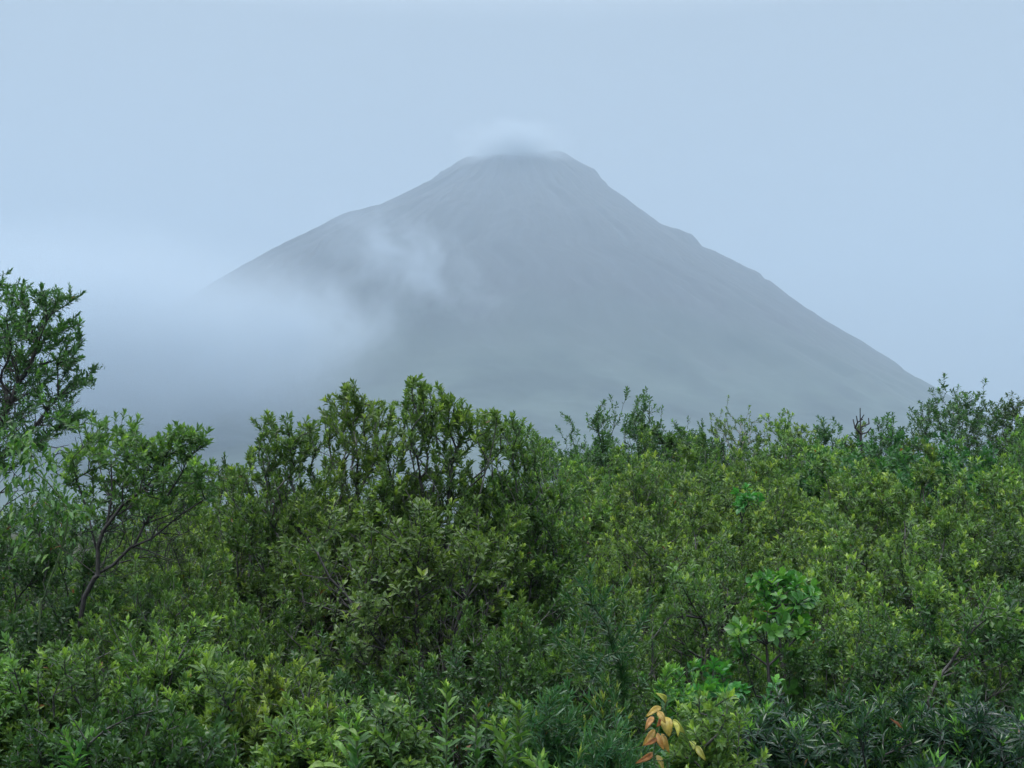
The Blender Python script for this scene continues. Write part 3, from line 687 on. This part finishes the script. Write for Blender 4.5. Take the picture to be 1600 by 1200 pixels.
# ------------------------------------------------------------------ the central thicket
hero('shrub', 'myrtle', 8.0, 455, [(412,662,8,7),(428,660,9,8),(440,668,8,7),(408,682,9,8),(446,684,16,11),(428,700,16,12),(470,690,14,10),(455,700,22,13),(488,664,5,4),(490,682,14,9),(505,690,10,8),(482,705,26,14),(440,722,26,16),(390,735,16,13),(370,748,12,10)],
     'green shrub forming the left end of the central thicket, three leafy heads on top', 'shrub', 81, dome=(1750, 450, 125, 1120, 725, dict(low=.1, per=12, clump=.09)), group=SH, kn=.85, kr=1.4, vz=.85, bare=.8, roots=5)
hero('shrub', 'myrtle', 7.4, 560, [(520,640,10,8),(532,625,12,8),(548,620,12,8),(560,628,10,7),(572,640,12,8),(585,632,10,7),(590,645,9,7),(515,655,14,9),(540,645,16,11),(555,655,16,11),(580,660,12,10),(595,672,12,9),(530,675,24,13),(560,680,24,14),(605,700,20,14)],
     'tall green shrub with two rounded leafy heads, left of the highest leafy spire', 'shrub', 82, dome=(1750, 560, 125, 1140, 713, dict(low=.12, per=12, clump=.09)), group=SH, kn=.85, kr=1.4, vz=.85, bare=.8, roots=5)
hero('shrub', 'myrtle', 7.0, 680, [(650,596,6,5),(640,604,5,5),(658,606,7,6),(663,612,6,6),(633,618,5,5),(652,624,8,7),(640,636,8,7),(618,645,6,5),(628,652,6,6),(660,640,8,8),(645,660,10,10),(672,640,10,8),(688,628,16,9),(680,650,16,11),(700,650,10,8),(720,640,8,6),(728,648,7,6),(705,668,18,12),(735,662,14,10),(752,652,8,6),(765,655,8,6),(748,675,18,12),(770,680,12,10),(660,680,20,13),(620,690,14,11)],
     'tallest green shrub of the central thicket, with one thin leafy spire', 'shrub', 83, dome=(1900, 690, 130, 1140, 708, dict(low=.12, per=12, clump=.09)), group=SH, kn=.85, kr=1.4, vz=.85, bare=.8, roots=5)
hero('shrub', 'myrtle', 7.6, 795, [(802,660,8,6),(808,668,8,6),(796,678,12,8),(815,680,6,6),(782,672,10,8),(820,700,12,9),(800,700,24,14),(775,705,24,14),(840,716,14,10),(822,728,24,14)],
     'green shrub at the right end of the central thicket, thin tufts rising from its top', 'shrub', 84, dome=(1750, 800, 115, 1120, 725, dict(low=.12, per=12, clump=.09)), group=SH, kn=.85, kr=1.4, vz=.85, bare=.8, roots=5)
hero('shrub', 'dark', 5.9, 668, [(470,880,20,18),(500,850,20,16),(540,830,24,18),(585,850,24,18),(600,905,40,24),(640,900,40,24),(640,950,40,24),(560,950,30,20),(520,1000,20,18),(700,870,24,18),(740,850,24,18),(760,890,20,16),(590,990,30,22),(650,830,26,20)],
     'dark fan shaped shrub with a black forked trunk rising from the bottom centre', 'shrub', 85, group=SH, bare=1.6, dy=.3, jit=.016, lenscale=.85, kn=1.0, over=dict(leaf='myrtle', youth=.08, rmin=.0017), alpha=.18,
     paths=[[(668, 1190), (664, 1130), (660, 1080), (640, 1040), (600, 1010), (560, 960), (520, 900), (480, 840)], [(660, 1080), (655, 1020), (650, 970), (650, 900)], [(664, 1130), (690, 1060), (705, 1000), (725, 940), (745, 880)], [(600, 1010), (575, 1020), (540, 1000)], [(690, 1060), (720, 1010), (760, 960)]])

# ------------------------------------------------------------------ foreground plants
hero('shrub', 'broad', 6.0, 1225, [(1195,905,6,8),(1210,908,7,9),(1225,912,7,9),(1245,918,7,9),(1258,925,6,8),(1180,920,5,8),(1200,925,8,10),(1235,932,7,10),(1190,950,5,8),(1215,955,5,9),(1245,955,5,8),(1262,940,4,7)],
     'broad leaved glossy shrub with bright green rosettes, largest leaves on the right side', 'shrub', 91, bare=.6, over=dict(bark='dark'), per=3, dy=.1, stem_leaf=.03, paths=[[(1225, 1060), (1215, 1000), (1210, 950)]])
hero('shrub', 'broad', 5.6, 1200, [(1160,975,5,8),(1180,985,5,8),(1205,980,6,9),(1225,985,4,7),(1255,985,6,8),(1272,988,4,6),(1150,1000,3,6),(1240,1012,5,7),(1170,1015,4,7),(1225,1060,5,9),(1140,1030,4,8)],
     'broad leaved shrub with flat rosettes directly beneath the bright glossy one', 'shrub', 92, bare=.6, dy=.1, stem_leaf=.03, paths=[[(1205, 1100), (1200, 1040), (1195, 1010)]])
hero('shrub', 'broad', 5.0, 1120, [(1105,1050,5,10),(1125,1065,6,10),(1095,1075,5,9),(1140,1085,5,9),(1110,1095,6,10),(1135,1110,5,9),(1170,1090,5,9),(1205,1070,4,8)],
     'leafy broad leaved shrub just right of the bronze leaved vine', 'shrub', 93, bare=.3, dy=.15, lenscale=.8, over=dict(n=10))
hero('shrub', 'broad', 9.5, 1165, [(1147,772,4,6),(1160,775,5,6),(1172,776,5,6),(1180,785,4,6),(1155,790,4,6),(1122,870,4,7),(1140,866,4,7),(1130,878,4,7)],
     'small clump of broad bright leaves standing out of the olive shrubs at middle right', 'shrub', 94, bare=.2, dy=.1, lenscale=1.1, stem_leaf=.03)
hero('shrub', 'fine', 4.9, 935, [(890,940,2,8),(905,915,2,8),(918,900,2,8),(935,925,2,8),(950,920,2,8),(968,935,2,8),(985,950,2,8),(1005,955,2,8),(1015,940,1,5),(880,985,2,8),(870,1010,2,8),(900,980,2,8),(930,970,2,8),(960,985,2,8),(990,1000,2,8),(915,1020,2,8),(950,1030,2,8),(975,1040,2,8),(1005,1010,2,8),(895,1040,2,8)],
     'tall narrow leaved plant with feathery upright stems in the middle foreground', 'shrub', 95, bare=0, dy=.2, stem_leaf=.62, roots=6, up=.9)
hero('shrub', 'fine', 4.3, 945, [(930,1075,2,6),(945,1070,2,6),(955,1078,2,6),(920,1110,2,8),(960,1110,2,8),(940,1120,2,8),(975,1130,2,8),(900,1130,2,8)],
     'narrow leaved plant with one pale yellow green plume, below the taller feathery one', 'shrub', 96, bare=0, dy=.12, stem_leaf=.4, roots=4, over=dict(youth=.7), up=.9)
for (cx, lab, sd, cl) in (
    (1200, 'glossy dark narrow leaved shrub at the left end of the lower right thicket', 101, [(1140,1120,10,14),(1165,1140,12,14),(1195,1125,12,13),(1222,1136,8,8),(1246,1136,8,8),(1180,1165,20,18),(1230,1165,20,18),(1140,1170,14,16),(1205,1190,20,16)]),
    (1345, 'glossy dark narrow leaved shrub with bright tips in the middle of the lower right thicket', 102, [(1270,1125,9,10),(1280,1120,7,7),(1325,1106,9,9),(1345,1115,9,9),(1365,1092,8,8),(1386,1122,9,9),(1412,1106,9,9),(1420,1090,9,7),(1402,1134,9,8),(1420,1134,7,7),(1300,1145,22,18),(1350,1150,22,18),(1390,1165,26,20),(1290,1180,26,20),(1345,1190,26,20)]),
    (1480, 'glossy dark narrow leaved shrub at the right end of the lower right thicket', 103, [(1445,1122,10,9),(1480,1137,9,8),(1470,1150,12,12),(1530,1122,10,9),(1520,1140,14,12),(1440,1160,22,18),(1490,1170,24,20),(1540,1165,22,18),(1585,1150,18,16),(1590,1185,22,18),(1450,1195,20,16)])):
    hero('shrub', 'willow', 4.6, cx, cl, lab, 'shrub', sd, group='glossy dark shrubs at lower right', bare=.3, dy=.28, roots=4, dome=(700, cx, 95, 1300, 1125, dict(low=.2, clump=.07)), over=dict(youth=.2))
hero('shrub', 'olive', 5.9, 1470, [(1530,955,8,10),(1560,940,8,10),(1545,975,8,10),(1590,960,8,10),(1500,990,6,10),(1480,1010,6,10),(1450,1090,6,10),(1510,930,8,10),(1470,1085,6,9)],
     'shrub with a long pale limb leaning up to the right at lower right', 'shrub', 97, bare=2.5, dy=.2, over=dict(bark='grey', rmin=.0017),
     paths=[[(1455, 1100), (1465, 1060), (1485, 1030), (1500, 1012), (1520, 985), (1540, 950), (1552, 915)], [(1465, 1060), (1500, 1050)]])
hero('shrub', 'olive', 6.4, 1120, [(1060,910,8,10),(1045,930,8,10),(1080,900,8,10),(1100,915,8,10),(1040,965,8,10),(1070,950,8,10)],
     'dark limbed shrub arching left beside the broad leaved shrub', 'shrub', 98, bare=3, dy=.2, over=dict(bark='dark', rmin=.0017),
     paths=[[(1125, 1050), (1112, 1005), (1098, 970), (1080, 945), (1062, 910)]])

# leafy shoots and low shrubs along the bottom
def low_shrub(px, Y, tops, label, seed, spec='myrtle', foot=1320, dome_n=1300, rx=110, **kw):
    cl = [(x, y, 12, 13) for x, y in tops]; ty = min(y for x, y in tops)
    return hero('shrub', spec, Y, px, cl, label, 'shrub', seed, group=FR, dome=(dome_n, px, rx, foot, ty + 28, dict(low=.25, clump=.075, per=10)), roots=4, dy=.2, **dict(dict(lenscale=.8), **kw))
low_shrub(95, 4.7, [(60,1050),(80,1040),(110,1032),(118,1050),(140,1060),(155,1050),(60,1075)], 'leafy green shrub at lower left over the foot of the leaning trunk', 111, over=dict(youth=.4))
low_shrub(10, 4.6, [(8,1040),(14,1065),(20,1085),(-20,1050),(40,1100)], 'leafy shrub with red brown young leaves in the lower left corner', 112, rx=80, over=dict(youth=.2))
low_shrub(285, 4.7, [(255,1030),(262,1018),(300,1005),(318,985),(326,1010),(285,1040),(305,1030)], 'leafy shrub with yellow green shoots left of the brightest yellow tuft', 113, over=dict(youth=.55))
low_shrub(350, 4.4, [(335,1060),(345,1050),(352,1065),(360,1055),(340,1075)], 'shrub with the brightest yellow tuft on a dark bare stem at lower left', 114, rx=40, dome_n=300, over=dict(youth=.95, ln=.065),
          paths=[[(365, 1190), (362, 1130), (350, 1090), (348, 1070)]])
low_shrub(180, 4.3, [(160,1110),(200,1100),(130,1120),(230,1095),(210,1125),(120,1145)], 'dark leafy shrub in the bottom left between the two yellow tipped ones', 115, over=dict(leaf='dark', youth=.12))
low_shrub(300, 4.1, [(260,1150),(300,1140),(340,1150),(270,1135),(320,1165)], 'low dark leafed shrub at the bottom below the brightest yellow tuft', 116, over=dict(leaf='dark', youth=.14))
low_shrub(450, 4.5, [(430,1040),(445,1085),(465,1065),(470,1080),(490,1055),(495,1040),(440,1100),(500,1085)], 'leafy shrub with tall yellow topped shoots left of the black forked trunk', 117, rx=75, over=dict(youth=.6))
low_shrub(480, 4.1, [(460,1140),(490,1130),(520,1145),(440,1150),(545,1125)], 'fresh green shrub at the bottom left of centre, around the curled vine leaves', 118, rx=70, over=dict(youth=.35))
low_shrub(860, 4.2, [(840,1110),(860,1095),(875,1115),(825,1125),(850,1130),(880,1130)], 'fine leaved green shrub at the bottom between the spiky shoots and the yellow plume', 119, spec='fine', rx=60, dome_n=600, over=dict(n=12), stem_leaf=.3)
low_shrub(960, 4.0, [(930,1160),(960,1150),(990,1155),(905,1165)], 'low narrow leaved shrub at the bottom left of the bronze leaved vine', 120, spec='fine', rx=60, dome_n=600, stem_leaf=.3)
low_shrub(1050, 4.5, [(1040,1070),(1048,1060),(1060,1085),(1075,1080),(1055,1100),(1085,1095)], 'light green spiky shrub just behind the bronze leaved vine', 121, spec='sprout', rx=40, dome_n=300, over=dict(n=12))
low_shrub(1100, 4.1, [(1110,1110),(1130,1115),(1140,1125),(1090,1150),(1125,1150),(1105,1170)], 'green shrub right of the bronze leaved vine at the bottom edge', 122, spec='myrtle', rx=55, dome_n=600, over=dict(youth=.4))
low_shrub(620, 4.4, [(600,1105),(620,1120),(560,1110),(540,1120),(580,1135)], 'low green shrub left of the foot of the black forked trunk', 123, spec='dark', rx=60, dome_n=600, over=dict(leaf='myrtle'))
low_shrub(790, 4.5, [(770,1120),(790,1135),(810,1150),(830,1135)], 'low dark green shrub behind the three spiky shoots', 124, spec='dark', rx=60, dome_n=700)

# upright seedlings with leaves in neat spirals
def seedling(px, Y, top, foot_dx, label, seed, nshoot=1, youth=.9):
    rng = np.random.default_rng(seed); b = base_at(px + foot_dx, Y); o = root_empty('seedling', b)
    tops = [np.array(pt(px + (k * 22 - (nshoot - 1) * 11) + rng.normal(0, 3) * (nshoot > 1), top + abs(rng.normal(0, 14)) * (k > 0), Y + rng.normal(0, .05))) - np.array(b) for k in range(nshoot)]
    P, par, dr, tip, pl = grow([np.zeros(3)], np.array(tops), rng, up_end=1.2, step=.05, jit=.003)
    V, Fq, r = tubes(P, par, dr, tip, .0035, .5, 5, rmax=.008); mesh_obj('stem', V, Fq, B['green'], o, smooth=True)
    a = stem_leaves(P, par, dr, tip, rng, .62, .0105, .062, .019, 52, youth=youth, young_len=.055)
    t = tufts(P[tip], norm(dr[tip] + np.array([0, 0, .5])), rng, 9, .035, .010, (4, 40), .03, youth=1.0)
    arr = [np.concatenate([a[i], t[i]]) for i in range(6)]
    V, T, C = leaves_mesh(*arr, 'oval'); mesh_obj('foliage', V, T, M['vine'], o, attr=('tint', C))
    tag(o, label, 'seedling', 'upright seedlings along the bottom edge')
for k, q in enumerate([(698, 3.9, 1076, 25, 'tallest spiky seedling with a yellow tip, right of the black forked trunk'),
     (745, 3.9, 1100, 12, 'upright seedling with spiralling leaves, second of the row right of the black forked trunk'),
     (800, 3.9, 1092, 5, 'upright seedling with yellow flushed top, third of the row right of the black forked trunk'),
     (603, 3.7, 1148, 5, 'short bright seedling left of the foot of the black forked trunk'),
     (778, 3.6, 1128, 0, 'seedling with orange buds between the two upright spiky ones'),
     (122, 4.0, 1148, 4, 'light green tuft of a seedling near the bottom left corner'),
     (268, 3.9, 1146, 4, 'yellow green seedling tip at the bottom left, right of the paler tuft'),
     (548, 3.7, 1120, 10, 'pale seedling with a red tinged top beside the curled vine leaves'),
     (1040, 4.2, 1052, 3, 'slim upright seedling rising just behind the bronze leaved vine'),
     (850, 3.55, 1178, 0, 'golden young seedling at the bottom edge left of the narrow leaved shrub')]):
    seedling(*q[:5], seed=130 + k, nshoot=(1, 1, 2, 2, 2, 3, 1, 2, 1, 3)[k])

# ------------------------------------------------------------------ climbing vines
def tube_curve(pts, r0, r1, name, material, parent, sides=6):
    pts = [np.array(p, float) for p in pts]; Q = []
    ext = [2 * pts[0] - pts[1]] + pts + [2 * pts[-1] - pts[-2]]
    for i in range(1, len(ext) - 2):
        for k in range(6):
            t = k / 6; a, b, c, d = ext[i - 1:i + 3]
            Q.append(.5 * (2 * b + (c - a) * t + (2 * a - 5 * b + 4 * c - d) * t * t + (3 * b - a - 3 * c + d) * t ** 3))
    Q.append(pts[-1]); Q = np.array(Q); n = len(Q); d = norm(np.gradient(Q, axis=0)); s = norm(np.cross(d, np.array([.1, 1, .05]))); w = np.cross(d, s)
    r = np.linspace(r0, r1, n)[:, None]; V = np.stack([Q + (s * math.cos(2 * math.pi * k / sides) + w * math.sin(2 * math.pi * k / sides)) * r for k in range(sides)], 1).reshape(-1, 3)
    Fq = [(i * sides + k, i * sides + (k + 1) % sides, (i + 1) * sides + (k + 1) % sides, (i + 1) * sides + k) for i in range(n - 1) for k in range(sides)]
    return mesh_obj(name, V, Fq, material, parent, smooth=True), Q

def blade(base, tip, width, nrm, material, parent, tint, name='leaf', curl=.18, seg=8):
    """one large leaf: pointed oval blade with a sunken midrib and a drooping tip, real thickness"""
    base, tip = np.array(base, float), np.array(tip, float); L = np.linalg.norm(tip - base); d = (tip - base) / L
    nrm = np.array(nrm, float); nrm = nrm - d * (nrm @ d); nrm /= np.linalg.norm(nrm); s = np.cross(nrm, d); V = []; 
    for i in range(seg + 1):
        t = i / seg; w = width * .5 * (math.sin(math.pi * min(1, t ** .82)) ** .8) * (1 - .25 * t) + .0004; c = base + d * L * t + nrm * (math.sin(math.pi * t) * curl * L - curl * .2 * L * t)
        for k in (-1, -.5, 0, .5, 1): V.append(c + s * w * k + nrm * (abs(k) ** 1.3 * w * .38 - .0 + .04 * w * math.sin(9 * t + 3 * k)))
    Fq = [(i * 5 + k, i * 5 + k + 1, (i + 1) * 5 + k + 1, (i + 1) * 5 + k) for i in range(seg) for k in range(4)]
    me = mesh_obj(name, V, Fq, material, parent, attr=('tint', np.tile(np.array(tint, float), (len(V), 1))), smooth=True)
    md = me.modifiers.new('thickness', 'SOLIDIFY'); md.thickness = .0006
    return me

def bronze_vine():
    Y = 3.6; b = base_at(1032, Y); o = root_empty('vine', b); rel = lambda p, dy=0: np.array(pt(p[0], p[1], Y + dy)) - np.array(b)
    tube_curve([(0, .1, 0), (.05, .06, .6), rel((1036, 1260)), rel((1022, 1190)), rel((1024, 1160)), rel((1030, 1140)), rel((1034, 1118)), rel((1040, 1100)), rel((1046, 1092))], .004, .0018, 'stem', B['green'], o)
    tube_curve([rel((1022, 1188)), rel((1036, 1188)), rel((1052, 1182)), rel((1062, 1168)), rel((1058, 1159)), rel((1053, 1162))], .0014, .0008, 'tendril', B['green'], o)
    rnd = random.Random(5)
    for (bx, by, tx, ty, w, r, g) in [(1040,1099,1025.6,1083,12,.9,.75),(1033,1105,1009,1120,11,.7,.1),(1021,1120,1008,1141,10,.2,.0),(1033,1121,1026,1136,11,.0,.0),(1040,1120,1046,1152,20,.7,.35),(1052,1124,1071,1147,11,.8,1.0),
            (1023,1140,1004,1166,11,.6,.1),(1026,1153,1006,1165,8,.1,.0),(1027,1145,1038,1173,10,.5,.1),(1034,1146,1046,1177,11,.5,.1),(1022,1176,993,1193,10,.3,.0),(1026,1180,1037,1204,10,.7,.3),(1052,1126,1060,1152,9,.9,.9),(1079,1158,1084,1172,12,.9,1.0),(1088,1165,1103,1189,11,.9,.9),(1028,1112,1040,1130,11,.6,.2)]:
        dy = rnd.uniform(-.05, .03)
        blade(rel((bx, by), dy), rel((tx, ty), dy - .03), w / F * Y, (rnd.uniform(-.4, .4), -1, rnd.uniform(.1, .9)), M['bronze'], o, (r, g, 0, 1))
    tube_curve([rel((1036, 1150)), rel((1060, 1146)), rel((1079, 1158)), rel((1088, 1165))], .0012, .0009, 'tendril', B['green'], o)
    tag(o, 'young vine with hanging bronze orange leaves at the bottom, right of centre', 'vine')
bronze_vine()

def curled_vine():
    Y = 3.5; b = base_at(500, Y); o = root_empty('vine', b); rel = lambda p, dy=0: np.array(pt(p[0], p[1], Y + dy)) - np.array(b)
    tube_curve([(0, 0, 0), (0, 0, .8), rel((520, 1215)), rel((522, 1180)), rel((515, 1155)), rel((525, 1140)), rel((540, 1138))], .003, .0014, 'stem', B['green'], o)
    for (bx, by, tx, ty, w, c) in [(516,1158,545,1188,11,.3),(540,1138,524,1144,10,.15),(510,1200,478,1204,13,.35),(500,1196,535,1200,9,.1),(522,1172,512,1150,9,.1),(545,1140,560,1152,8,.2)]:
        blade(rel((bx, by)), rel((tx, ty), -.03), w / F * Y, (.1, -.7, .9), M['vine'], o, (.9, .55, 0, 1), curl=c)
    tag(o, 'pale green vine with curled arching leaves at the bottom left of centre', 'vine')
curled_vine()

def climbing_vine():
    rng = np.random.default_rng(9); Y = 5.7; b = base_at(70, Y); o = root_empty('vine', b); rel = lambda p, dy=0: np.array(pt(p[0], p[1], Y + dy)) - np.array(b)
    _, Q = tube_curve([(0, 0, 0), rel((60, 1000)), rel((70, 930)), rel((95, 860)), rel((105, 800)), rel((80, 760)), rel((55, 735)), rel((45, 705)), rel((20, 680)), rel((0, 690))], .006, .002, 'stem', B['green'], o)
    pos = []; 
    for q in Q[18:]:
        for _ in range(5): pos.append(q + rng.normal(0, 1, 3) * np.array([.07, .06, .05]))
    for (px, py, n, r) in [(40,700,40,12),(25,690,26,12),(60,710,20,9),(50,740,16,10),(75,760,26,12),(100,785,36,12),(112,800,16,8),(90,810,20,12),(20,780,40,20),(60,800,30,18),(30,840,40,20),(15,740,30,16)]:
        pos += list(rel((px, py)) + rng.normal(0, 1, (n, 3)) * np.array([r / F * Y * 1.2, .1, r / F * Y]))
    pos = np.array(pos); n = len(pos); az = rng.uniform(0, 6.28, n); dp = np.radians(rng.normal(-38, 20, n))
    d = np.stack([np.cos(az) * np.cos(dp), np.sin(az) * np.cos(dp), np.sin(dp)], -1); nr = np.array([0, 0, 1.0]) + rng.normal(0, .25, (n, 3)); L = rng.uniform(.035, .062, n)
    tint = np.stack([rng.random(n), rng.random(n) ** 4 * .3, (rng.random(n) < .01) * 1., np.ones(n)], -1)
    V, T, C = leaves_mesh(pos, d, nr, L, L * .34, tint, 'oval', fold=.15, droop=.25); mesh_obj('foliage', V, T, M['vine'], o, attr=('tint', C))
    tag(o, 'climbing vine with drooping pointed leaves draped over the lower left tree', 'vine')
climbing_vine()

# ------------------------------------------------------------------ low growth that hides the soil
def undergrowth():
    rng = np.random.default_rng(77); n = 15000
    Y = 2.9 + 21 * rng.random(n) ** 1.5; x = rng.uniform(-.56, .56, n) * Y * 1.15; h = rng.uniform(.05, .75, n) * np.clip(Y / 6, .6, 1.2)
    tips = np.stack([x, Y, ground_z(x, Y) + h], -1); ax = norm(np.array([0, 0, 1.0]) + rng.normal(0, .35, (n, 3)))
    a = tufts(tips, ax, rng, 9, .075, .022, (10, 85), .09, youth=.1, dying=.03)
    V, T, C = leaves_mesh(*a, 'ob'); tag(mesh_obj('undergrowth', V, T, M['dark'], None, attr=('tint', C)), kind='stuff')
    k = 5000; Y = 2.9 + 14 * rng.random(k) ** 1.3; x = rng.uniform(-.56, .56, k) * Y; a0 = np.stack([x, Y, ground_z(x, Y)], -1)
    P = []; par = []; dr = []
    for i in range(k):
        v = np.array([rng.normal(0, .25), rng.normal(0, .25), 1.0]); v /= np.linalg.norm(v); p = a0[i]; q = -1; Lh = rng.uniform(.4, 1.3)
        for s_ in range(5): P.append(p); par.append(q); dr.append(v); q = len(P) - 1; p = p + v * Lh / 4; v = v + rng.normal(0, .18, 3); v /= np.linalg.norm(v)
    V, Fq, r = tubes(np.array(P), np.array(par), np.array(dr), np.arange(4, 5 * k, 5), .003, .5, 3)
    tag(mesh_obj('bare_stems', V, Fq, B['grey'], None, smooth=True), kind='stuff')
undergrowth()
